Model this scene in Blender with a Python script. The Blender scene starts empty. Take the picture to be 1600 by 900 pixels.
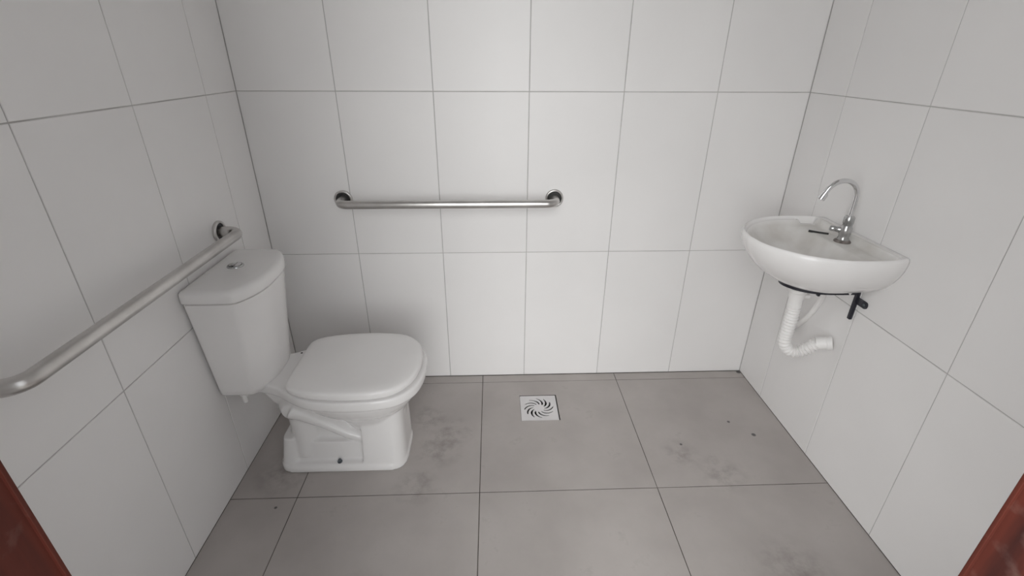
import bpy, bmesh, math, random
from mathutils import Vector, Matrix

random.seed(7)
scene = bpy.context.scene
COL = scene.collection

# ------------------------------------------------------------------ camera
cam_data = bpy.data.cameras.new('camera')
cam = bpy.data.objects.new('camera', cam_data)
COL.objects.link(cam)
cam_data.sensor_fit = 'HORIZONTAL'
cam_data.sensor_width = 36.0
cam_data.lens = 750.9 / 1600.0 * 36.0
cam_data.clip_start = 0.01
YAW, PITCH, ROLL = 0.0401, -0.4513, 0.0053
fwd = Vector((math.sin(YAW) * math.cos(PITCH), math.cos(YAW) * math.cos(PITCH), math.sin(PITCH)))
r0 = Vector((math.cos(YAW), -math.sin(YAW), 0))
u0 = r0.cross(fwd)
rgt = r0 * math.cos(ROLL) + u0 * math.sin(ROLL)
upv = -r0 * math.sin(ROLL) + u0 * math.cos(ROLL)
m = Matrix((rgt, upv, -fwd)).transposed().to_4x4()
m.translation = Vector((0.8728, -1.8011, 1.3145))
cam.matrix_world = m
scene.camera = cam

# ------------------------------------------------------------------ world, daylight, exposure
world = bpy.data.worlds.new('world')
scene.world = world
world.use_nodes = True
bg = world.node_tree.nodes['Background']
bg.inputs[0].default_value = (0.95, 0.98, 1.0, 1)
bg.inputs[1].default_value = 1.25

sun_data = bpy.data.lights.new('overcast_sun', 'SUN')
sun_data.energy = 8.3
sun_data.angle = math.radians(112)
sun_data.color = (1.0, 1.0, 0.99)
sun = bpy.data.objects.new('overcast_sun', sun_data)
COL.objects.link(sun)
sun_dir = Vector((0.83, 1.0, -0.08)).normalized()      # the way the light travels
sun.rotation_euler = sun_dir.to_track_quat('-Z', 'Y').to_euler()
sun.location = (-1.5, -5, 3)

scene.view_settings.view_transform = 'Standard'
scene.view_settings.look = 'None'
scene.view_settings.gamma = 1.0
scene.view_settings.use_curve_mapping = False
scene.view_settings.exposure = -0.08
scene.cycles.max_bounces = 16
scene.cycles.diffuse_bounces = 10


# ------------------------------------------------------------------ materials
def new_mat(name, color, rough=0.5, metal=0.0, spec=0.5):
    mt = bpy.data.materials.new(name)
    mt.use_nodes = True
    b = mt.node_tree.nodes['Principled BSDF']
    b.inputs['Base Color'].default_value = (*color, 1)
    b.inputs['Roughness'].default_value = rough
    b.inputs['Metallic'].default_value = metal
    b.inputs['Specular IOR Level'].default_value = spec
    return mt, mt.node_tree, b


def N(nt, kind, **kw):
    n = nt.nodes.new(kind)
    for k, v in kw.items():
        setattr(n, k, v)
    return n


def noise_tint(mt_tuple, c0, c1, scale, detail=4, lo=0.35, hi=0.65, bump=0.0, vary=0.0):
    """colour wanders between c0 and c1 with a 3-D noise; optional per-piece tint and fine relief"""
    mt, nt, b = mt_tuple
    pos = N(nt, 'ShaderNodeNewGeometry')
    nz = N(nt, 'ShaderNodeTexNoise')
    nz.inputs['Scale'].default_value = scale
    nz.inputs['Detail'].default_value = detail
    nt.links.new(pos.outputs['Position'], nz.inputs['Vector'])
    rp = N(nt, 'ShaderNodeValToRGB')
    rp.color_ramp.elements[0].position = lo
    rp.color_ramp.elements[1].position = hi
    rp.color_ramp.elements[0].color = (*c0, 1)
    rp.color_ramp.elements[1].color = (*c1, 1)
    nt.links.new(nz.outputs['Fac'], rp.inputs['Fac'])
    out = rp.outputs['Color']
    if vary:
        oi = N(nt, 'ShaderNodeObjectInfo')
        mr = N(nt, 'ShaderNodeMapRange')
        mr.inputs['To Min'].default_value = 1 - vary
        mr.inputs['To Max'].default_value = 1 + vary
        nt.links.new(oi.outputs['Random'], mr.inputs['Value'])
        mx = N(nt, 'ShaderNodeVectorMath', operation='SCALE')
        nt.links.new(out, mx.inputs[0])
        nt.links.new(mr.outputs['Result'], mx.inputs['Scale'])
        out = mx.outputs['Vector']
    nt.links.new(out, b.inputs['Base Color'])
    if bump:
        n2 = N(nt, 'ShaderNodeTexNoise')
        n2.inputs['Scale'].default_value = 60
        nt.links.new(pos.outputs['Position'], n2.inputs['Vector'])
        bp = N(nt, 'ShaderNodeBump')
        bp.inputs['Strength'].default_value = bump
        bp.inputs['Distance'].default_value = 0.002
        nt.links.new(n2.outputs['Fac'], bp.inputs['Height'])
        nt.links.new(bp.outputs['Normal'], b.inputs['Normal'])
    return mt


M = {}
M['tile'] = noise_tint(new_mat('white_wall_tile', (0.8, 0.8, 0.8), 0.42), (0.785, 0.775, 0.770), (0.815, 0.805, 0.80), 2.3, vary=0.015)
M['wall_grout'] = noise_tint(new_mat('grey_wall_grout', (0.3, 0.3, 0.3), 0.9), (0.44, 0.43, 0.42), (0.54, 0.53, 0.52), 9)
M['floor_grout'] = noise_tint(new_mat('brown_floor_grout', (0.1, 0.09, 0.08), 0.9), (0.055, 0.046, 0.04), (0.13, 0.115, 0.10), 12)
M['plaster'] = noise_tint(new_mat('white_plaster', (0.8, 0.8, 0.8), 0.8), (0.80, 0.80, 0.80), (0.85, 0.85, 0.85), 3)
M['concrete'] = noise_tint(new_mat('outside_concrete', (0.4, 0.4, 0.4), 0.9), (0.34, 0.33, 0.32), (0.44, 0.43, 0.41), 4)
M['ceramic'] = noise_tint(new_mat('white_ceramic', (0.85, 0.85, 0.85), 0.12), (0.80, 0.788, 0.782), (0.84, 0.828, 0.822), 3)
M['seat'] = noise_tint(new_mat('white_seat_plastic', (0.8, 0.8, 0.8), 0.3), (0.83, 0.817, 0.81), (0.86, 0.848, 0.84), 4)
M['steel'] = noise_tint(new_mat('brushed_steel', (0.6, 0.59, 0.57), 0.3, 1.0), (0.56, 0.545, 0.53), (0.64, 0.625, 0.61), 14)
M['chrome'] = noise_tint(new_mat('chrome', (0.75, 0.75, 0.76), 0.09, 1.0), (0.70, 0.70, 0.71), (0.78, 0.78, 0.79), 20)
M['dull_chrome'] = noise_tint(new_mat('dull_chrome', (0.5, 0.5, 0.5), 0.25, 1.0), (0.42, 0.43, 0.43), (0.58, 0.58, 0.58), 40)
M['rubber_and_shade'] = noise_tint(new_mat('black_rubber_and_shade', (0.015, 0.015, 0.015), 0.6), (0.010, 0.010, 0.010), (0.022, 0.021, 0.02), 20)  # besides rubber, paints the dark of the flange hollows and overflow slot
M['black_metal'] = noise_tint(new_mat('black_painted_metal', (0.02, 0.02, 0.025), 0.45), (0.012, 0.012, 0.02), (0.03, 0.03, 0.04), 20)
M['pvc'] = noise_tint(new_mat('white_pvc', (0.85, 0.84, 0.83), 0.4), (0.80, 0.79, 0.78), (0.86, 0.85, 0.84), 10)
M['drain_plastic'] = noise_tint(new_mat('pale_grey_plastic', (0.7, 0.7, 0.7), 0.4), (0.66, 0.645, 0.65), (0.72, 0.705, 0.71), 10)
M['dark_pit'] = noise_tint(new_mat('dark_drain_pit', (0.02, 0.02, 0.02), 0.8), (0.015, 0.014, 0.013), (0.03, 0.028, 0.026), 20)
M['rust'] = noise_tint(new_mat('stained_metal', (0.2, 0.17, 0.15), 0.5, 0.5), (0.13, 0.11, 0.10), (0.33, 0.30, 0.28), 60)
M['bolt'] = noise_tint(new_mat('dark_bolt_metal', (0.1, 0.12, 0.14), 0.3, 0.8), (0.06, 0.075, 0.085), (0.2, 0.22, 0.24), 90)


def basin_material():
    """white glaze with a greyish film of dust on the inside (faces that look up)"""
    mt, nt, b = new_mat('dusty_basin_ceramic', (0.8, 0.8, 0.8), 0.14)
    g = N(nt, 'ShaderNodeNewGeometry')
    nz = N(nt, 'ShaderNodeTexNoise')
    nz.inputs['Scale'].default_value = 14
    nz.inputs['Detail'].default_value = 5
    nt.links.new(g.outputs['Position'], nz.inputs['Vector'])
    rp = N(nt, 'ShaderNodeValToRGB')
    rp.color_ramp.elements[0].position = 0.3
    rp.color_ramp.elements[1].position = 0.7
    rp.color_ramp.elements[0].color = (0.62, 0.60, 0.57, 1)
    rp.color_ramp.elements[1].color = (0.76, 0.75, 0.735, 1)
    nt.links.new(nz.outputs['Fac'], rp.inputs['Fac'])
    at = N(nt, 'ShaderNodeAttribute', attribute_name='dust')
    mx = N(nt, 'ShaderNodeMix', data_type='RGBA')
    nt.links.new(at.outputs['Fac'], mx.inputs['Factor'])
    mx.inputs['A'].default_value = (0.83, 0.82, 0.815, 1)
    nt.links.new(rp.outputs['Color'], mx.inputs['B'])
    nt.links.new(mx.outputs['Result'], b.inputs['Base Color'])
    mr = N(nt, 'ShaderNodeMapRange')
    mr.inputs['To Min'].default_value = 0.12
    mr.inputs['To Max'].default_value = 0.5
    nt.links.new(at.outputs['Fac'], mr.inputs['Value'])
    nt.links.new(mr.outputs['Result'], b.inputs['Roughness'])
    return mt


def floor_material():
    """cement-look porcelain with blotches, scuffs and a few specks of dirt, plus a painted corner gap"""
    mt, nt, b = new_mat('grey_floor_tile', (0.35, 0.34, 0.32), 0.5)
    g = N(nt, 'ShaderNodeNewGeometry')

    def nz(scale, detail, rough=0.55):
        n = N(nt, 'ShaderNodeTexNoise')
        n.inputs['Scale'].default_value = scale
        n.inputs['Detail'].default_value = detail
        n.inputs['Roughness'].default_value = rough
        nt.links.new(g.outputs['Position'], n.inputs['Vector'])
        return n.outputs['Fac']
    rp = N(nt, 'ShaderNodeValToRGB')
    e = rp.color_ramp.elements
    e[0].position, e[1].position = 0.30, 0.72
    e[0].color, e[1].color = (0.385, 0.355, 0.338, 1), (0.46, 0.428, 0.41, 1)
    nt.links.new(nz(4.5, 6), rp.inputs['Fac'])
    col = rp.outputs['Color']

    def darken(col, fac, to, amount):
        mx = N(nt, 'ShaderNodeMix', data_type='RGBA')
        s = N(nt, 'ShaderNodeMath', operation='MULTIPLY')
        s.inputs[1].default_value = amount
        nt.links.new(fac, s.inputs[0])
        nt.links.new(s.outputs[0], mx.inputs['Factor'])
        nt.links.new(col, mx.inputs['A'])
        mx.inputs['B'].default_value = (*to, 1)
        return mx.outputs['Result']

    def spot(x, y, r0, r1):
        d = N(nt, 'ShaderNodeVectorMath', operation='DISTANCE')
        nt.links.new(g.outputs['Position'], d.inputs[0])
        d.inputs[1].default_value = (x, y, 0)
        mr = N(nt, 'ShaderNodeMapRange')
        mr.inputs['From Min'].default_value = r0
        mr.inputs['From Max'].default_value = r1
        mr.inputs['To Min'].default_value = 1
        mr.inputs['To Max'].default_value = 0
        nt.links.new(d.outputs['Value'], mr.inputs['Value'])
        return mr.outputs['Result']

    def mul(a, c):
        k = N(nt, 'ShaderNodeMath', operation='MULTIPLY')
        nt.links.new(a, k.inputs[0])
        nt.links.new(c, k.inputs[1])
        return k.outputs[0]

    def sharp(fac, lo, hi):
        mr = N(nt, 'ShaderNodeMapRange')
        mr.inputs['From Min'].default_value = lo
        mr.inputs['From Max'].default_value = hi
        nt.links.new(fac, mr.inputs['Value'])
        return mr.outputs['Result']
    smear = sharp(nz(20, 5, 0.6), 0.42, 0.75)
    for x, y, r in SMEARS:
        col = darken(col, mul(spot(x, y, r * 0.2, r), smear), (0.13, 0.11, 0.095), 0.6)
    scuff = sharp(nz(9, 7, 0.7), 0.60, 0.74)
    col = darken(col, scuff, (0.23, 0.21, 0.19), 0.35)
    for x, y, r in SPECKS:
        col = darken(col, spot(x, y, r * 0.6, r), (0.03, 0.03, 0.035), 0.8)
    nt.links.new(col, b.inputs['Base Color'])
    bp = N(nt, 'ShaderNodeBump')
    bp.inputs['Strength'].default_value = 0.06
    bp.inputs['Distance'].default_value = 0.002
    nt.links.new(nz(80, 3), bp.inputs['Height'])
    nt.links.new(bp.outputs['Normal'], b.inputs['Normal'])
    return mt


def wood_material():
    """dark red-brown painted wood with rubs of pale plaster dust"""
    mt, nt, b = new_mat('red_brown_wood', (0.12, 0.03, 0.02), 0.6, 0.0, 0.25)
    g = N(nt, 'ShaderNodeNewGeometry')
    mp = N(nt, 'ShaderNodeMapping')
    mp.inputs['Scale'].default_value = (30, 30, 3)
    nt.links.new(g.outputs['Position'], mp.inputs['Vector'])
    n1 = N(nt, 'ShaderNodeTexNoise')
    n1.inputs['Scale'].default_value = 1.5
    n1.inputs['Detail'].default_value = 6
    nt.links.new(mp.outputs['Vector'], n1.inputs['Vector'])
    rp = N(nt, 'ShaderNodeValToRGB')
    e = rp.color_ramp.elements
    e[0].position, e[1].position = 0.3, 0.7
    e[0].color, e[1].color = (0.035, 0.009, 0.007, 1), (0.105, 0.021, 0.012, 1)
    nt.links.new(n1.outputs['Fac'], rp.inputs['Fac'])
    n2 = N(nt, 'ShaderNodeTexNoise')
    n2.inputs['Scale'].default_value = 24
    n2.inputs['Detail'].default_value = 6
    nt.links.new(g.outputs['Position'], n2.inputs['Vector'])
    mr = N(nt, 'ShaderNodeMapRange')
    mr.inputs['From Min'].default_value = 0.55
    mr.inputs['From Max'].default_value = 0.78
    mr.inputs['To Max'].default_value = 0.3
    nt.links.new(n2.outputs['Fac'], mr.inputs['Value'])
    mx = N(nt, 'ShaderNodeMix', data_type='RGBA')
    nt.links.new(mr.outputs['Result'], mx.inputs['Factor'])
    nt.links.new(rp.outputs['Color'], mx.inputs['A'])
    mx.inputs['B'].default_value = (0.34, 0.26, 0.23, 1)
    nt.links.new(mx.outputs['Result'], b.inputs['Base Color'])
    return mt


# stains and one painted gap on the floor: (x, y, radius)
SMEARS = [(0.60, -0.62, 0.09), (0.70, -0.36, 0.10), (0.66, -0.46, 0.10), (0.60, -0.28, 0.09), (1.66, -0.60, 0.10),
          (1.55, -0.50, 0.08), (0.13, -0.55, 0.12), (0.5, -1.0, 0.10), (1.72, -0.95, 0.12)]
SPECKS = [(1.994, -0.012, 0.012), (1.566, -0.456, 0.006), (1.865, -0.415, 0.010), (1.80, -0.34, 0.007), (0.16, -0.69, 0.006)]  # first entry paints a small dark gap in the back right corner
M['floor_tile'] = floor_material()
M['wood'] = wood_material()
M['basin'] = basin_material()


# ------------------------------------------------------------------ helpers
def link(o, parent=None):
    COL.objects.link(o)
    if parent is not None:
        o.parent = parent
    return o


def mesh_obj(name, verts, faces, mat, parent=None, smooth=False, angle=None, loc=(0, 0, 0)):
    me = bpy.data.meshes.new(name)
    me.from_pydata([tuple(v) for v in verts], [], [tuple(f) for f in faces])
    bm = bmesh.new()
    bm.from_mesh(me)
    bmesh.ops.recalc_face_normals(bm, faces=bm.faces)
    bm.to_mesh(me)
    bm.free()
    return finish(name, me, mat, parent, smooth, angle, loc)


def finish(name, me, mat, parent, smooth, angle, loc):
    me.materials.clear()
    me.materials.append(M[mat])
    if smooth:
        for p in me.polygons:
            p.use_smooth = True
        if angle:
            me.set_sharp_from_angle(angle=math.radians(angle))
    o = bpy.data.objects.new(name, me)
    o.location = loc
    return link(o, parent)


def thing(name, label, cat, loc):
    o = bpy.data.objects.new(name, None)
    o.empty_display_size = 0.1
    o.location = loc
    o['label'] = label
    o['category'] = cat
    return link(o)


def join_geo(*geos):
    vs, fs = [], []
    for v, f in geos:
        k = len(vs)
        vs += list(v)
        fs += [tuple(i + k for i in q) for q in f]
    return vs, fs


def box(x0, x1, y0, y1, z0, z1):
    v = [(x, y, z) for z in (z0, z1) for y in (y0, y1) for x in (x0, x1)]
    f = [(0, 2, 3, 1), (4, 5, 7, 6), (0, 1, 5, 4), (2, 6, 7, 3), (0, 4, 6, 2), (1, 3, 7, 5)]
    return v, f


def bevel_box(name, b, mat, parent, r=0.002, seg=2, loc=(0, 0, 0)):
    v, f = box(*b)
    bm = bmesh.new()
    vs = [bm.verts.new(p) for p in v]
    for q in f:
        bm.faces.new([vs[i] for i in q])
    bmesh.ops.recalc_face_normals(bm, faces=bm.faces)
    bmesh.ops.bevel(bm, geom=bm.edges[:], offset=r, segments=seg, affect='EDGES')
    me = bpy.data.meshes.new(name)
    bm.to_mesh(me)
    bm.free()
    return finish(name, me, mat, parent, True, 40, loc)


def loft(rings, cap0=True, cap1=True):
    n = len(rings[0])
    v = [p for r in rings for p in r]
    f = []
    for i in range(len(rings) - 1):
        for j in range(n):
            k = (j + 1) % n
            f.append((i * n + j, i * n + k, (i + 1) * n + k, (i + 1) * n + j))
    if cap0:
        f.append(tuple(range(n - 1, -1, -1)))
    if cap1:
        f.append(tuple(range((len(rings) - 1) * n, len(rings) * n)))
    return v, f


def catmull(pts, sub=6, closed=False):
    P = [Vector(p) for p in pts]
    n = len(P)
    out = []
    for i in range(n if closed else n - 1):
        if closed:
            a, b, c, d = P[i - 1], P[i], P[(i + 1) % n], P[(i + 2) % n]
        else:
            b, c = P[i], P[i + 1]
            a = P[i - 1] if i else b * 2 - c
            d = P[i + 2] if i + 2 < n else c * 2 - b
        for s in range(sub):
            t = s / sub
            out.append(0.5 * ((2 * b) + (c - a) * t + (2 * a - 5 * b + 4 * c - d) * t * t + (3 * b - a - 3 * c + d) * t ** 3))
    if not closed:
        out.append(P[-1].copy())
    return out


def tube(path, radius, seg=16, cap=True):
    P = [Vector(p) for p in path]
    n = len(P)
    rad = radius if isinstance(radius, (list, tuple)) else [radius] * n
    T = [(P[min(i + 1, n - 1)] - P[max(i - 1, 0)]).normalized() for i in range(n)]
    a = Vector((0, 0, 1)) if abs(T[0].z) < 0.9 else Vector((1, 0, 0))
    u = T[0].cross(a).normalized()
    rings = []
    for i in range(n):
        u = (u - T[i] * u.dot(T[i])).normalized()
        w = T[i].cross(u)
        rings.append([P[i] + (u * math.cos(k * 2 * math.pi / seg) + w * math.sin(k * 2 * math.pi / seg)) * rad[i] for k in range(seg)])
    return loft(rings, cap, cap)


def lathe(profile, origin, axis, seg=24):
    """profile: (radius, distance along the axis) from one end to the other"""
    ax = Vector(axis).normalized()
    a = Vector((0, 0, 1)) if abs(ax.z) < 0.9 else Vector((1, 0, 0))
    u = ax.cross(a).normalized()
    w = ax.cross(u)
    o = Vector(origin)
    rings = [[o + ax * d + (u * math.cos(k * 2 * math.pi / seg) + w * math.sin(k * 2 * math.pi / seg)) * max(r, 1e-5) for k in range(seg)] for r, d in profile]
    return loft(rings)


def round_poly(pts, rad, seg=6):
    """2-D polygon with each corner rounded by its own radius"""
    out = []
    n = len(pts)
    for i in range(n):
        p = Vector(pts[i])
        a = (Vector(pts[i - 1]) - p)
        b = (Vector(pts[(i + 1) % n]) - p)
        r = rad[i]
        if r <= 0:
            out.append(p)
            continue
        d = min(r, a.length * 0.49, b.length * 0.49)
        s, e = p + a.normalized() * d, p + b.normalized() * d
        for k in range(seg + 1):
            t = k / seg
            out.append(s * (1 - t) ** 2 + p * 2 * t * (1 - t) + e * t * t)
    return out


def fused(name, geos, mat, parent, voxel, smooth_it, loc=(0, 0, 0)):
    """overlapping closed solids melted into one continuous skin"""
    v, f = join_geo(*geos)
    me = bpy.data.meshes.new(name)
    me.from_pydata([tuple(p) for p in v], [], f)
    bm = bmesh.new()
    bm.from_mesh(me)
    bmesh.ops.recalc_face_normals(bm, faces=bm.faces)
    bm.to_mesh(me)
    bm.free()
    tmp = bpy.data.objects.new('tmp', me)
    COL.objects.link(tmp)
    rm = tmp.modifiers.new('r', 'REMESH')
    rm.mode = 'VOXEL'
    rm.voxel_size = voxel
    sm = tmp.modifiers.new('s', 'SMOOTH')
    sm.factor = 0.5
    sm.iterations = smooth_it
    dg = bpy.context.evaluated_depsgraph_get()
    out = bpy.data.meshes.new_from_object(tmp.evaluated_get(dg))
    bpy.data.objects.remove(tmp)
    bpy.data.meshes.remove(me)
    out.name = name
    return finish(name, out, mat, parent, True, None, loc)


# ------------------------------------------------------------------ the room
XR = 2.004          # right wall
YF = -1.49          # inner face of the front (door) wall
YO = -1.64          # its outer face
ZC = 2.40           # ceiling
G = 0.0030          # wall joint


def structure(o):
    o['kind'] = 'structure'
    return o


tile_cache = {}


def tile_mesh(w, h, axis, t, bev, mat):
    """one bevelled tile, face towards the room; axis: 'back' (-y), 'left' (+x), 'right' (-x), 'up' (+z)"""
    key = (round(w, 4), round(h, 4), axis, mat)
    if key in tile_cache:
        return tile_cache[key]

    def rect(a, b, d):
        return [(-a, -b, d), (a, -b, d), (a, b, d), (-a, b, d)]
    pts = rect(w / 2, h / 2, -t) + rect(w / 2, h / 2, -bev * 0.6) + rect(w / 2 - bev, h / 2 - bev, 0)
    f = [(8, 9, 10, 11)]
    for k in range(4):
        n = (k + 1) % 4
        f += [(k, n, 4 + n, 4 + k), (4 + k, 4 + n, 8 + n, 8 + k)]
    conv = {'back': lambda p: (p[0], -p[2], p[1]), 'left': lambda p: (p[2], p[0], p[1]),
            'right': lambda p: (-p[2], -p[0], p[1]), 'up': lambda p: p}[axis]
    me = bpy.data.meshes.new('tile')
    me.from_pydata([conv(p) for p in pts], [], f)
    me.materials.append(M[mat])
    tile_cache[key] = me
    return me


def add_tile(parent, w, h, axis, loc, t=0.008, bev=0.0012, mat='tile'):
    o = bpy.data.objects.new('tile', tile_mesh(w, h, axis, t, bev, mat))
    o.location = loc
    link(o, parent)


ROWS = [0.001, 0.6, 1.2, 1.8, ZC]
wall_back = structure(mesh_obj('wall_back', *box(-0.15, XR + 0.15, 0.002, 0.15, 0, ZC), 'wall_grout'))
wall_left = structure(mesh_obj('wall_left', *box(-0.15, -0.002, YO, 0.0019, 0, ZC), 'wall_grout'))
wall_right = structure(mesh_obj('wall_right', *box(XR + 0.002, XR + 0.15, YO, 0.0019, 0, ZC), 'wall_grout'))
COLS = [0.0, 0.334, 0.668, 1.002, 1.336, 1.670, XR]
LJ = [0.0, 0.1916, 0.5250, 0.8570, 1.1910, -YF]
RJ = [0.0, 0.1890, 0.5190, 0.8520, 1.1860, -YF]
for r in range(4):
    z0, z1 = ROWS[r], ROWS[r + 1]
    for a, b in zip(COLS, COLS[1:]):
        add_tile(wall_back, b - a - G, z1 - z0 - G, 'back', ((a + b) / 2, 0, (z0 + z1) / 2))
    for a, b in zip(LJ, LJ[1:]):
        add_tile(wall_left, b - a - G, z1 - z0 - G, 'left', (0, -(a + b) / 2, (z0 + z1) / 2))
    for a, b in zip(RJ, RJ[1:]):
        add_tile(wall_right, b - a - G, z1 - z0 - G, 'right', (XR, -(a + b) / 2, (z0 + z1) / 2))

# door wall: piers and lintel around the doorway, one wall
DX0, DX1, DZ = 0.430, 1.397, 2.13
wall_front = structure(mesh_obj('wall_front', *join_geo(
    box(-0.15, DX0, YO, YF, 0, ZC), box(DX1, XR + 0.15, YO, YF, 0, ZC), box(DX0, DX1, YO, YF, DZ, ZC)), 'plaster'))
ceiling = structure(mesh_obj('ceiling', *box(-0.15, XR + 0.15, YO, 0.15, ZC, ZC + 0.1), 'plaster'))
ground = structure(mesh_obj('floor_outside', *box(-6, 8, -9, YO, -0.12, -0.003), 'concrete'))

# floor: dark joints under single tiles
FG = 0.0028
PX0, PX1, PY0, PY1 = 0.9732, 1.1298, -0.3082, -0.1485      # cut-out for the drain
floor = structure(mesh_obj('floor', *join_geo(
    box(-0.01, PX0, YO, 0.01, -0.12, -0.0015), box(PX1, XR + 0.01, YO, 0.01, -0.12, -0.0015),
    box(PX0, PX1, YO, PY0, -0.12, -0.0015), box(PX0, PX1, PY1, 0.01, -0.12, -0.0015),
    box(PX0, PX1, PY0, PY1, -0.12, -0.06)), 'floor_grout'))
FX = [-0.0015, 0.2147, 0.8147, 1.4147, XR + 0.0015]
FY = [-0.0008, -0.052, -0.652, -1.252, YO]
for i, (x0, x1) in enumerate(zip(FX, FX[1:])):
    for j, (y1, y0) in enumerate(zip(FY, FY[1:])):
        if (i, j) == (2, 1):
            continue
        add_tile(floor, x1 - x0 - FG, y1 - y0 - FG, 'up', ((x0 + x1) / 2, (y0 + y1) / 2, 0), t=0.01, bev=0.0008, mat='floor_tile')
# the tile with the square drain opening sawn out of it
x0, x1, y0, y1 = FX[2] + FG / 2, FX[3] - FG / 2, FY[2] + FG / 2, FY[1] - FG / 2
outer = [(x0, y0), (x1, y0), (x1, y1), (x0, y1)]
inner = [(PX0, PY0), (PX1, PY0), (PX1, PY1), (PX0, PY1)]
tv = [(x, y, z) for z in (0, -0.01) for x, y in outer + inner]
tf = []
for k in range(4):
    n = (k + 1) % 4
    tf += [(k, n, 4 + n, 4 + k), (k, k + 8, n + 8, n), (4 + k, 4 + n, 12 + n, 12 + k), (8 + k, 12 + k, 12 + n, 8 + n)]
mesh_obj('tile', tv, tf, 'floor_tile', floor)

# door frame: rebated jambs and head, seen at both lower corners of the picture
door_frame = bpy.data.objects.new('trim_1', None)
door_frame.location = (0, YF, 0)
link(door_frame)
structure(door_frame)
door_frame['label'] = 'dark red-brown wooden door frame at the picture edges'
JF = [(0.430, 0.4692, 0.472), (1.397, 1.3578, 1.355)]
for xa, xb, xc in JF:
    ys = (YO - 0.004 - YF, -0.0108, -0.0066)
    prof = [(xa, ys[0]), (xb, ys[0]), (xb, ys[1]), (xc, ys[1]), (xc, ys[2]), (xa, ys[2])]
    prof = round_poly(prof, [0, 0.003, 0.0003, 0.0008, 0.0008, 0], 3)
    mesh_obj('jamb', *loft([[(p.x, p.y, z) for p in prof] for z in (0.001, DZ)]), 'wood', door_frame, True, 30)
prof = round_poly([(YO - 0.004 - YF, DZ), (YO - 0.004 - YF, DZ - 0.03), (-0.007, DZ - 0.03), (-0.007, DZ - 0.042), (0.012, DZ - 0.042), (0.012, DZ)],
                  [0, 0.003, 0.0005, 0.0015, 0.003, 0], 3)
mesh_obj('head', *loft([[(x, p.x, p.y) for p in prof] for x in (0.4695, 1.3575)]), 'wood', door_frame, True, 30)


# ------------------------------------------------------------------ grab bars
def bar_path(p0, p1, out, stand, r):
    p0, p1, out = Vector(p0), Vector(p1), Vector(out)
    d = (p1 - p0).normalized()
    pts = [p0, p0 + out * (stand - r)]
    for base, sgn in ((p0, 1), (p1, -1)):
        arc = []
        c = base + out * (stand - r) + d * (r * sgn)
        for k in range(1, 11):
            a = k / 10 * math.pi / 2
            arc.append(c - d * (r * sgn) * math.cos(a) + out * r * math.sin(a))
        pts += arc if sgn == 1 else arc[::-1]
    pts += [p1 + out * (stand - r), p1]
    return pts


def grab_bar(label, p0, p1, out, stand, r=0.0155):
    base = (Vector(p0) + Vector(p1)) / 2
    t = thing('grab_bar', label, 'grab bar', base)
    t['group'] = 'steel grab bars on the tiled walls'
    a, b, o = Vector(p0) - base, Vector(p1) - base, Vector(out)
    mesh_obj('tube', *tube([q + o * 0.001 if i in (0, 39) else q for i, q in enumerate(bar_path(a, b, out, stand, 0.036))], r, 24), 'steel', t, True, 50)
    for e in (a, b):
        # pressed cup flange: a rim with a hollow towards the tube
        fl = mesh_obj('flange', *lathe([(0.0345, 0.0005), (0.0345, 0.006), (0.0335, 0.009), (0.0310, 0.0105), (0.0285, 0.0105), (0.0268, 0.009), (0.0262, 0.003), (0.0262, 0.0005)],
                                       e, out, 32), 'steel', t, True, 50)
        mesh_obj('hollow_shade', *lathe([(0.0264, 0.001), (0.0264, 0.0055), (0.0150, 0.0065), (0.0150, 0.001)], e, out, 32), 'rubber_and_shade', fl, True, 50)  # black ring painted in for the shade inside the cup
    return t


grab_bar('long straight steel grab bar fixed to the back wall', (0.308, 0, 0.822), (1.105, 0, 0.822), (0, -1, 0), 0.08)
grab_bar('steel grab bar on the left wall above the toilet tank', (0, -0.319, 0.807), (0, -1.119, 0.807), (1, 0, 0), 0.070, 0.016)

# ------------------------------------------------------------------ toilet
TY = -0.4375
toilet = thing('toilet', 'white ceramic close-coupled toilet with its lid down', 'toilet', (0.32, TY, 0))
TO = Vector((0.32, 0, 0))


def mirror_outline(half, sub=6):
    c = catmull([(x, y, 0) for x, y in half], sub)
    pts = [(p.x, p.y) for p in c]
    return pts + [(x, -y) for x, y in pts[-2:0:-1]]


def scaled(outl, s, z, cx, grow=0.0):
    """outline scaled about (cx, 0), optionally grown outwards by a distance"""
    res = []
    for x, y in outl:
        dx, dy = (x - cx) * s, y * s
        if grow:
            d = math.hypot(dx, dy) or 1
            dx += dx / d * grow
            dy += dy / d * grow
        res.append((cx + dx - TO.x, dy, z))
    return res


rim = mirror_outline([(0.055, 0.0), (0.056, 0.05), (0.066, 0.075), (0.12, 0.085), (0.175, 0.106), (0.235, 0.146), (0.30, 0.176), (0.40, 0.189),
                      (0.50, 0.184), (0.566, 0.164), (0.613, 0.115), (0.632, 0.055), (0.636, 0.0)])
lid = mirror_outline([(0.213, 0.0), (0.213, 0.06), (0.214, 0.108), (0.220, 0.130), (0.240, 0.150), (0.275, 0.164), (0.32, 0.174), (0.40, 0.181),
                      (0.495, 0.1765), (0.558, 0.157), (0.602, 0.110), (0.620, 0.052), (0.6245, 0.0)])


def ell(x0, x1, w, z, p=2.4, n=48):
    cx, a = (x0 + x1) / 2, (x1 - x0) / 2
    out = []
    for k in range(n):
        t = 2 * math.pi * k / n
        c, s = math.cos(t), math.sin(t)
        out.append((cx + a * math.copysign(abs(c) ** (2 / p), c) - TO.x, w * math.copysign(abs(s) ** (2 / p), s), z))
    return out


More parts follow.
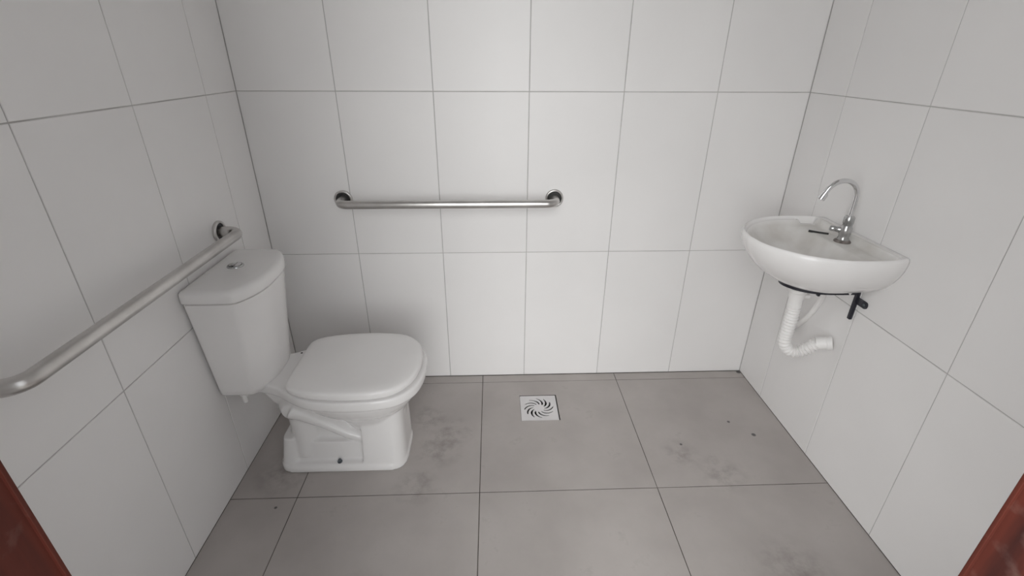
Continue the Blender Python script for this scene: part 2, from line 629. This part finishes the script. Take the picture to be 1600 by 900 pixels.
def prism(x0, x1, w0, z0, z1, r, w1=None, x0t=None, x1t=None, rf=None):
    w1 = w0 if w1 is None else w1
    x0t = x0 if x0t is None else x0t
    x1t = x1 if x1t is None else x1t
    rr = [r, r if rf is None else rf, r if rf is None else rf, r]
    a = round_poly([(x0, -w0), (x1, -w0), (x1, w0), (x0, w0)], rr)
    b = round_poly([(x0t, -w1), (x1t, -w1), (x1t, w1), (x0t, w1)], rr)
    return loft([[(p.x - TO.x, p.y, z0) for p in a], [(p.x - TO.x, p.y, z1) for p in b]])


def squash(geo, k):
    return [(p[0], p[1] * k, p[2]) for p in geo[0]], geo[1]


geos = [
    # rim and deck slab
    loft([scaled(rim, 0.985, 0.324, 0.36), scaled(rim, 1.0, 0.332, 0.36), scaled(rim, 1.003, 0.345, 0.36), scaled(rim, 1.0, 0.358, 0.36), scaled(rim, 0.985, 0.3625, 0.36)]),
    # bowl
    loft([ell(0.205, 0.624, 0.179, 0.335), ell(0.212, 0.617, 0.175, 0.310), ell(0.228, 0.605, 0.166, 0.288), ell(0.255, 0.588, 0.149, 0.262),
          ell(0.29, 0.568, 0.122, 0.238), ell(0.33, 0.555, 0.104, 0.205), ell(0.36, 0.552, 0.09, 0.16)]),
    # front column of the pedestal
    prism(0.405, 0.552, 0.106, 0.0, 0.245, 0.006, 0.100, 0.42, 0.552, 0.055),
    # foot
    prism(0.110, 0.556, 0.113, 0.0, 0.022, 0.07, 0.111),
    prism(0.116, 0.553, 0.108, 0.020, 0.032, 0.07, 0.104),
    # rear pier and low body behind the column
    prism(0.118, 0.185, 0.104, 0.0, 0.125, 0.05, 0.080, 0.135, 0.195),
    prism(0.135, 0.43, 0.088, 0.0, 0.105, 0.045, 0.076, 0.145),
    prism(0.160, 0.43, 0.050, 0.09, 0.26, 0.03, 0.050, 0.19),
    # trapway running up from the bowl to the weir and down at the back
    squash(tube([(0.45 - TO.x, 0, 0.092), (0.36 - TO.x, 0, 0.132), (0.29 - TO.x, 0, 0.182), (0.225 - TO.x, 0, 0.232), (0.19 - TO.x, 0, 0.250)], [0.036, 0.037, 0.039, 0.046, 0.05], 24), 2.15),
    squash(lathe([(0.001, -0.062), (0.03, -0.056), (0.048, -0.04), (0.058, -0.02), (0.061, 0.0), (0.058, 0.02), (0.048, 0.04), (0.03, 0.056), (0.001, 0.062)], (0.192 - TO.x, 0, 0.245), (0, 1, 0)), 1.5),
    squash(tube([(0.20 - TO.x, 0, 0.24), (0.205 - TO.x, 0, 0.16), (0.205 - TO.x, 0, 0.05)], [0.052, 0.054, 0.06], 24), 1.5),
    # neck under the deck
    prism(0.12, 0.28, 0.050, 0.25, 0.335, 0.03, 0.068, 0.085, 0.3),
]
fused('bowl', geos, 'ceramic', toilet, 0.0042, 7)
mesh_obj('seat', *loft([scaled(lid, 0.94, 0.3605, 0.40), scaled(lid, 0.96, 0.362, 0.40), scaled(lid, 0.96, 0.3665, 0.40), scaled(lid, 0.94, 0.3685, 0.40)]), 'seat', toilet, True, 40)
mesh_obj('seat_lid', *loft([scaled(lid, 0.95, 0.3705, 0.40), scaled(lid, 0.996, 0.3708, 0.40), scaled(lid, 1.0, 0.373, 0.40), scaled(lid, 0.998, 0.383, 0.40), scaled(lid, 0.985, 0.3885, 0.40),
                            scaled(lid, 0.95, 0.3915, 0.40), scaled(lid, 0.86, 0.3945, 0.40), scaled(lid, 0.80, 0.395, 0.40), scaled(lid, 0.4, 0.396, 0.40), scaled(lid, 0.02, 0.3965, 0.40)]), 'seat', toilet, True, 50)
for s in (-1, 1):
    mesh_obj('hinge', *tube([(0.218 - TO.x, s * 0.075 - 0.02, 0.3695), (0.218 - TO.x, s * 0.075 + 0.02, 0.3695)], 0.0075, 16), 'seat', toilet, True, 40)
    if s > 0:
        mesh_obj('deck_hole', *lathe([(0.004, 0.0), (0.004, 0.0008), (0.0005, 0.001)], (0.188 - TO.x, 0.093, 0.3622), (0, 0, 1), 12), 'dark_pit', toilet, True, 40)
    bo = mesh_obj('floor_bolt', *lathe([(0.0085, 0.0), (0.0085, 0.004), (0.006, 0.005), (0.006, 0.010), (0.0045, 0.012), (0.0005, 0.0125)], (0.325 - TO.x, s * 0.094, 0.031), (0, 0, 1), 12), 'bolt', toilet, True, 40)


def tank_outline(w, xc, xf, rs=0.022, n=14, x0=0.008):
    """flat back at x0, sides at +-w up to xc, bowed front out to xf"""
    pts, rad = [(x0, w), (x0, -w)], [0.012, 0.012]
    for k in range(n + 1):
        y = -w + 2 * w * k / n
        t = y / w
        pts.append((xc + (xf - xc) * (1 - abs(t) ** 2.7), y))
        rad.append(rs if k in (0, n) else 0)
    return [(p.x, p.y) for p in round_poly(pts, rad, 6)]


def tz(outl, z):
    return [(x - TO.x, y + 0.012, z) for x, y in outl]      # the tank sits a little off the bowl's axis


tank_rings = []
for z, w, xc, xf in [(0.344, 0.121, 0.094, 0.139), (0.346, 0.129, 0.104, 0.149), (0.352, 0.134, 0.112, 0.157), (0.37, 0.1365, 0.116, 0.161),
                     (0.45, 0.144, 0.123, 0.170), (0.53, 0.151, 0.131, 0.179), (0.61, 0.1585, 0.138, 0.188), (0.672, 0.1645, 0.144, 0.195), (0.684, 0.1655, 0.145, 0.196), (0.686, 0.162, 0.141, 0.192)]:
    tank_rings.append(tz(tank_outline(w, xc, xf, x0=0.006 + (0.686 - z) * 0.012), z))
mesh_obj('tank', *loft(tank_rings), 'ceramic', toilet, True, 60)
lid_rings = []
for z, g in [(0.6885, -0.004), (0.690, 0.002), (0.694, 0.0035), (0.712, 0.003), (0.720, 0.0005), (0.725, -0.005), (0.7268, -0.014), (0.7285, -0.04), (0.7288, -0.075)]:
    lid_rings.append(tz(tank_outline(0.1675 + g, 0.147 + g, 0.198 + g, x0=0.004 - min(g, 0) * 0.8 if g < 0 else 0.004), z))
tank_lid = mesh_obj('tank_lid', *loft(lid_rings), 'ceramic', toilet, True, 60)
btn = mesh_obj('flush_button', *lathe([(0.024, 0.0), (0.024, 0.002), (0.022, 0.0045), (0.019, 0.0045), (0.0185, 0.003), (0.0005, 0.003)], (0.080 - TO.x, 0.022, 0.7285), (0, 0, 1), 32), 'dull_chrome', tank_lid, True, 40)
for s in (-1, 1):      # the two halves of the dual push button, child of the lid as well
    half = [(0.080 - TO.x + s * 0.0008, 0.022)] + [(0.080 - TO.x + s * (0.0008 + 0.0165 * math.cos(a)), 0.022 + 0.0172 * math.sin(a)) for a in [(-90 + 15 * k) * math.pi / 180 for k in range(13)]]
    mesh_obj('push_plate', *loft([[(x, y, 0.7318) for x, y in half], [(x, y, 0.7342) for x, y in half]]), 'chrome', tank_lid)
mesh_obj('tank_nut', *join_geo(lathe([(0.014, 0.0), (0.014, 0.012), (0.009, 0.014), (0.008, 0.05), (0.0005, 0.051)], (0.060 - TO.x, -0.085, 0.346), (0, 0, -1), 10),
                               box(0.048 - TO.x, 0.072 - TO.x, -0.088, -0.082, 0.318, 0.336)), 'pvc', toilet, True, 40)
for z_ in (0,):
    mesh_obj('tank_gasket', *tube([(0.105 - TO.x, 0, 0.362), (0.105 - TO.x, 0, 0.3455)], 0.04, 20), 'rubber_and_shade', toilet, True, 40)

# ------------------------------------------------------------------ wash basin
BY = -0.445
basin = thing('wash_basin', 'white wall-hung ceramic wash basin on the right wall', 'wash basin', (XR, BY, 0.65))
b_half = [(0.0, 0.190), (0.05, 0.205), (0.12, 0.209), (0.19, 0.201), (0.26, 0.170), (0.312, 0.121), (0.345, 0.065), (0.356, 0.0)]
bo_ = [(p.x, p.y) for p in catmull([(x, y, 0) for x, y in b_half], 7)]
bo_ = bo_ + [(x, -y) for x, y in bo_[-2::-1]]                       # far wall end -> front -> near wall end
nb = 13
bo_ = bo_ + [(0.0, -0.190 + 0.380 * (k + 1) / (nb + 1)) for k in range(nb)]   # back along the wall
NB = len(bo_)


def bring(s, z, sv=None, cu=0.10, wall=True, ins=0.0):
    """ring of the basin outside: scaled towards (cu, 0); points on the wall stay on it"""
    sv = s if sv is None else sv
    out = []
    for u, v in bo_:
        uu = cu + (u - cu) * s if u > cu else cu - (cu - u) * (1 if wall else s)
        out.append((-(max(uu, 0.0) + ins), v * sv, z - 0.65))
    return out


CU = 0.165


def inside(s):
    """ring of the dished inside; s = 1 at the rim, 0 at the waste"""
    out = []
    for u, v in bo_:
        uu = CU + (u - CU) * s
        vv = v * s
        # dish
        q = min(1.0, max(0.0, s / 0.93))
        zb = 0.722 + (0.812 - 0.722) * (q ** 2.2)
        # tap deck along the wall, with an upstand against the tiles
        k = min(1.0, max(0.0, (uu - 0.085) / 0.05))
        deck = 0.797
        z = zb if zb > deck else deck + (zb - deck) * (k * k * (3 - 2 * k))
        if uu < 0.085 and s < 0.955:
            z = min(z, deck) if uu > 0.034 else z
        lip = min(1.0, max(0.0, (0.036 - uu) / 0.012))
        if s < 0.985:
            z = z + (0.8205 - z) * (lip * lip * (3 - 2 * lip))
        out.append((-uu, vv, z - 0.65))
    return out


rings = [bring(0.42, 0.676, 0.40), bring(0.47, 0.6755, 0.46), bring(0.55, 0.681, 0.55), bring(0.65, 0.694, 0.66), bring(0.755, 0.712, 0.77), bring(0.85, 0.735, 0.868),
         bring(0.925, 0.760, 0.942), bring(0.975, 0.783, 0.985), bring(0.997, 0.801, 1.0), bring(1.0, 0.812, 1.0), bring(0.985, 0.8195, 0.988, ins=0.001), bring(0.965, 0.8215, 0.97, ins=0.003)]
n_out = len(rings)
ss = [0.955 - 0.0157 * k for k in range(61)]
for s in ss:
    if s > 0.02:
        rings.append(inside(s))
bv, bf = loft(rings)
body = mesh_obj('body', bv, bf, 'basin', basin, True, 75)
att = body.data.attributes.new('dust', 'FLOAT', 'POINT')
for i in range(len(bv)):
    r_i = i // NB
    att.data[i].value = 0.0 if r_i < n_out else min(1.0, (r_i - n_out) / 6)
mesh_obj('overflow_slot', *tube(catmull([(1.908 - XR, -0.333 - BY, 0.7985 - 0.65), (1.931 - XR, -0.352 - BY, 0.7985 - 0.65), (1.954 - XR, -0.366 - BY, 0.7985 - 0.65)], 5), 0.0038, 10), 'rubber_and_shade', basin, True, 50)  # solid black bar, paints the shade inside the slot opening
mesh_obj('waste_ring', *lathe([(0.024, 0.0), (0.024, 0.003), (0.019, 0.004), (0.017, 0.001), (0.0005, 0.0008)], (-CU, 0, 0.7225 - 0.65), (0, 0, 1), 24), 'chrome', basin, True, 40)
mesh_obj('fixing_lug', *loft([[(-0.066, -0.084, 0.036), (-0.030, -0.084, 0.036), (-0.046, -0.084, 0.008)], [(-0.066, -0.071, 0.036), (-0.030, -0.071, 0.036), (-0.046, -0.071, 0.012)]]), 'ceramic', basin)

# ------------------------------------------------------------------ tap
FXL, FYL = 1.955, -0.432
tap = thing('tap', 'chrome gooseneck tap standing on the wash basin', 'tap', (FXL, FYL, 0.797))
mesh_obj('base', *lathe([(0.024, 0.0), (0.024, 0.003), (0.020, 0.006), (0.014, 0.008), (0.014, 0.0)], (0, 0, 0.0003), (0, 0, 1), 24), 'rust', tap, True, 40)
mesh_obj('body', *lathe([(0.0165, 0.006), (0.0165, 0.012), (0.0145, 0.016), (0.0155, 0.024), (0.017, 0.030), (0.017, 0.044), (0.0145, 0.050), (0.0135, 0.058), (0.0148, 0.060), (0.0148, 0.078), (0.0125, 0.082), (0.009, 0.083)],
                        (0, 0, 0), (0, 0, 1), 24), 'dull_chrome', tap, True, 40)
R_ = 0.050
sp = [(0, 0, 0.08), (0, 0, 0.11), (0, 0, 0.14)]
for k in range(1, 17):
    a = math.radians(k * 10)
    sp.append((-R_ + R_ * math.cos(a), 0, 0.140 + R_ * math.sin(a)))
tip = Vector(sp[-1])
dr = (Vector(sp[-1]) - Vector(sp[-2])).normalized()
sp.append(tuple(tip + dr * 0.008))
spout = mesh_obj('spout', *tube(sp, 0.0072, 20), 'chrome', tap, True, 50)
mesh_obj('aerator', *lathe([(0.0075, 0.0), (0.0098, 0.001), (0.0105, 0.010), (0.0105, 0.020), (0.008, 0.021), (0.0075, 0.016), (0.0005, 0.016)], tip + dr * 0.004, dr, 20), 'chrome', spout, True, 40)
hd = Vector((-0.85, 0.5, 0.05)).normalized()
mesh_obj('handle', *lathe([(0.009, 0.010), (0.009, 0.024), (0.0075, 0.026), (0.0085, 0.030), (0.0085, 0.040), (0.006, 0.043), (0.0005, 0.0435)], (0, 0, 0.036), hd, 16), 'dull_chrome', tap, True, 40)

# ------------------------------------------------------------------ black basin bracket
br = thing('basin_bracket', 'black steel bracket under the wash basin', 'bracket', (XR, BY, 0.655))


def strip(path, half_t, z0, z1):
    """upright flat bar bent along a plan path"""
    P = [Vector((p[0], p[1], 0)) for p in path]
    L, Rr = [], []
    for i in range(len(P)):
        t = (P[min(i + 1, len(P) - 1)] - P[max(i - 1, 0)]).normalized()
        nrm = Vector((-t.y, t.x, 0)) * half_t
        L.append(P[i] + nrm)
        Rr.append(P[i] - nrm)
    return loft([[(p.x, p.y, z) for p in (L[i], Rr[i])] and [(L[i].x, L[i].y, z0), (Rr[i].x, Rr[i].y, z0), (Rr[i].x, Rr[i].y, z1), (L[i].x, L[i].y, z1)] for i in range(len(P))])


by0, by1 = -0.510 - BY, -0.348 - BY
arm = catmull([(-0.001, by0, 0), (-0.06, by0, 0), (-0.12, by0 + 0.004, 0), (-0.165, by0 + 0.022, 0), (-0.195, by0 + 0.055, 0), (-0.203, (by0 + by1) / 2, 0),
               (-0.195, by1 - 0.055, 0), (-0.165, by1 - 0.022, 0), (-0.12, by1 - 0.004, 0), (-0.06, by1, 0), (-0.001, by1, 0)], 5)
mesh_obj('support_hoop', *strip(arm, 0.004, -0.003, 0.0085), 'black_metal', br, True, 40)
for yy in (by0, by1):
    bevel_box('wall_leg', (-0.011, -0.0012, yy - 0.006, yy + 0.006, -0.090, 0.0085), 'black_metal', br, 0.0012)
    tab = mesh_obj('fixing_tab', *loft([[(x, p.x, p.y) for p in round_poly([(yy, -0.034), (yy - 0.046, -0.034), (yy - 0.046, -0.012), (yy, -0.012)], [0, 0.010, 0.010, 0], 6)] for x in (-0.0052, -0.0008)]), 'black_metal', br)
    mesh_obj('screw', *lathe([(0.0055, 0.0), (0.0055, 0.002), (0.003, 0.0035), (0.0005, 0.0036)], (-0.005, yy - 0.036, -0.023), (-1, 0, 0), 14), 'bolt', tab, True, 40)

# ------------------------------------------------------------------ waste trap and supply hose
tr = thing('waste_pipe', 'white corrugated waste pipe below the wash basin', 'waste pipe', (1.862, -0.428, 0.46))
TRO = Vector((1.862, -0.428, 0.46))


def rel(p):
    return Vector(p) - TRO


mesh_obj('nut', *lathe([(0.017, 0.0), (0.019, 0.001), (0.019, 0.036), (0.0275, 0.037), (0.029, 0.046), (0.027, 0.049), (0.0235, 0.050), (0.0235, 0.070), (0.0215, 0.076), (0.021, 0.105), (0.018, 0.107)], rel((1.860, -0.432, 0.674)), (0.02, 0.0, -1), 28), 'pvc', tr, True, 40)
bevel_box('wing', (0.012, 0.042, -0.012, -0.001, 0.142, 0.156), 'pvc', tr, 0.002)
path = catmull([rel(p) for p in [(1.862, -0.432, 0.60), (1.866, -0.430, 0.53), (1.866, -0.428, 0.46), (1.870, -0.430, 0.425), (1.890, -0.434, 0.400), (1.918, -0.442, 0.400), (1.940, -0.455, 0.424), (1.958, -0.466, 0.448)]], 30)
# even spacing, then ribs
L = [0.0]
for a, b in zip(path, path[1:]):
    L.append(L[-1] + (b - a).length)
rib, step = [], 0.0016
k, d = 0, 0.0
while d < L[-1]:
    while L[k + 1] < d:
        k += 1
    t = (d - L[k]) / (L[k + 1] - L[k])
    rib.append((path[k].lerp(path[k + 1], t), d))
    d += step
mesh_obj('corrugated_hose', *tube([p for p, _ in rib], [0.0192 + 0.0028 * math.sin(d_ / 0.0115 * 2 * math.pi) for _, d_ in rib], 20), 'pvc', tr, True, 60)
end_dir = (rel((2.0025, -0.492, 0.461)) - rel((1.955, -0.465, 0.446))).normalized()
mesh_obj('wall_sleeve', *lathe([(0.016, 0.0), (0.021, 0.001), (0.0215, 0.030), (0.0235, 0.031), (0.0235, 0.046), (0.020, 0.0475)], rel((1.953, -0.463, 0.445)), end_dir, 24), 'pvc', tr, True, 40)

hose = thing('supply_hose', 'thin white water hose hanging behind the corrugated pipe', 'hose', (1.96, -0.42, 0.55))
HO = Vector((1.96, -0.42, 0.55))
mesh_obj('tube', *tube(catmull([Vector(p) - HO for p in [(1.962, -0.425, 0.664), (1.962, -0.421, 0.62), (1.966, -0.405, 0.57), (1.972, -0.37, 0.50), (1.982, -0.315, 0.430), (1.992, -0.27, 0.395), (2.003, -0.245, 0.385)]], 8), 0.0085, 14), 'pvc', hose, True, 50)
mesh_obj('wall_collar', *lathe([(0.014, 0.0), (0.014, 0.006), (0.0095, 0.008), (0.0005, 0.0082)], Vector((2.0035, -0.2449, 0.3849)) - HO, (-1, 0, 0), 16), 'pvc', hose, True, 40)

# ------------------------------------------------------------------ floor drain
DCX, DCY = 1.050, -0.2295
dr_ = thing('floor_drain', 'square pale floor drain with curved slots in a swirl', 'floor drain', (DCX, DCY, -0.003))
HW, HH = 0.0755, 0.0775
bm = bmesh.new()
edges = []


def loop_edges(pts):
    vs = [bm.verts.new((x, y, 0)) for x, y in pts]
    for i in range(len(vs)):
        edges.append(bm.edges.new((vs[i], vs[(i + 1) % len(vs)])))


loop_edges([(p.x, p.y) for p in round_poly([(-HW, -HH), (HW, -HH), (HW, HH), (-HW, HH)], [0.003] * 4, 3)])
for k in range(12):
    a0 = math.radians(30 * k - 8)
    line = []
    for i in range(7):
        t = i / 6
        r = 0.022 + 0.039 * t
        a = a0 + math.radians(46) * t ** 1.4
        line.append((r * math.cos(a), r * math.sin(a)))
    left, right = [], []
    for i, (x, y) in enumerate(line):
        x1, y1 = line[min(i + 1, 6)]
        x0, y0 = line[max(i - 1, 0)]
        l = math.hypot(x1 - x0, y1 - y0)
        hw = 0.0036 * math.sin(math.pi * (0.18 + 0.66 * i / 6)) + 0.0004
        nx, ny = -(y1 - y0) / l * hw, (x1 - x0) / l * hw
        left.append((x + nx, y + ny))
        right.append((x - nx, y - ny))
    loop_edges(left + right[::-1])
bmesh.ops.triangle_fill(bm, use_beauty=True, use_dissolve=False, edges=edges)
ext = bmesh.ops.extrude_face_region(bm, geom=bm.faces[:])
for v in [g for g in ext['geom'] if isinstance(g, bmesh.types.BMVert)]:
    v.co.z -= 0.004
bmesh.ops.recalc_face_normals(bm, faces=bm.faces)
me = bpy.data.meshes.new('grate')
bm.to_mesh(me)
bm.free()
finish('grate', me, 'drain_plastic', dr_, False, None, (0, 0, 0.0015))
# pan below the grate
pa, pb, pc, pd = PX0 - DCX + 0.0006, PX1 - DCX - 0.0006, PY0 - DCY + 0.0006, PY1 - DCY - 0.0006
pan = join_geo(box(pa, pa + 0.002, pc, pd, -0.05, -0.006), box(pb - 0.002, pb, pc, pd, -0.05, -0.006),
               box(pa, pb, pc, pc + 0.002, -0.05, -0.006), box(pa, pb, pd - 0.002, pd, -0.05, -0.006),
               box(pa, pb, pc, pd, -0.054, -0.05))
mesh_obj('pan', *pan, 'dark_pit', dr_)
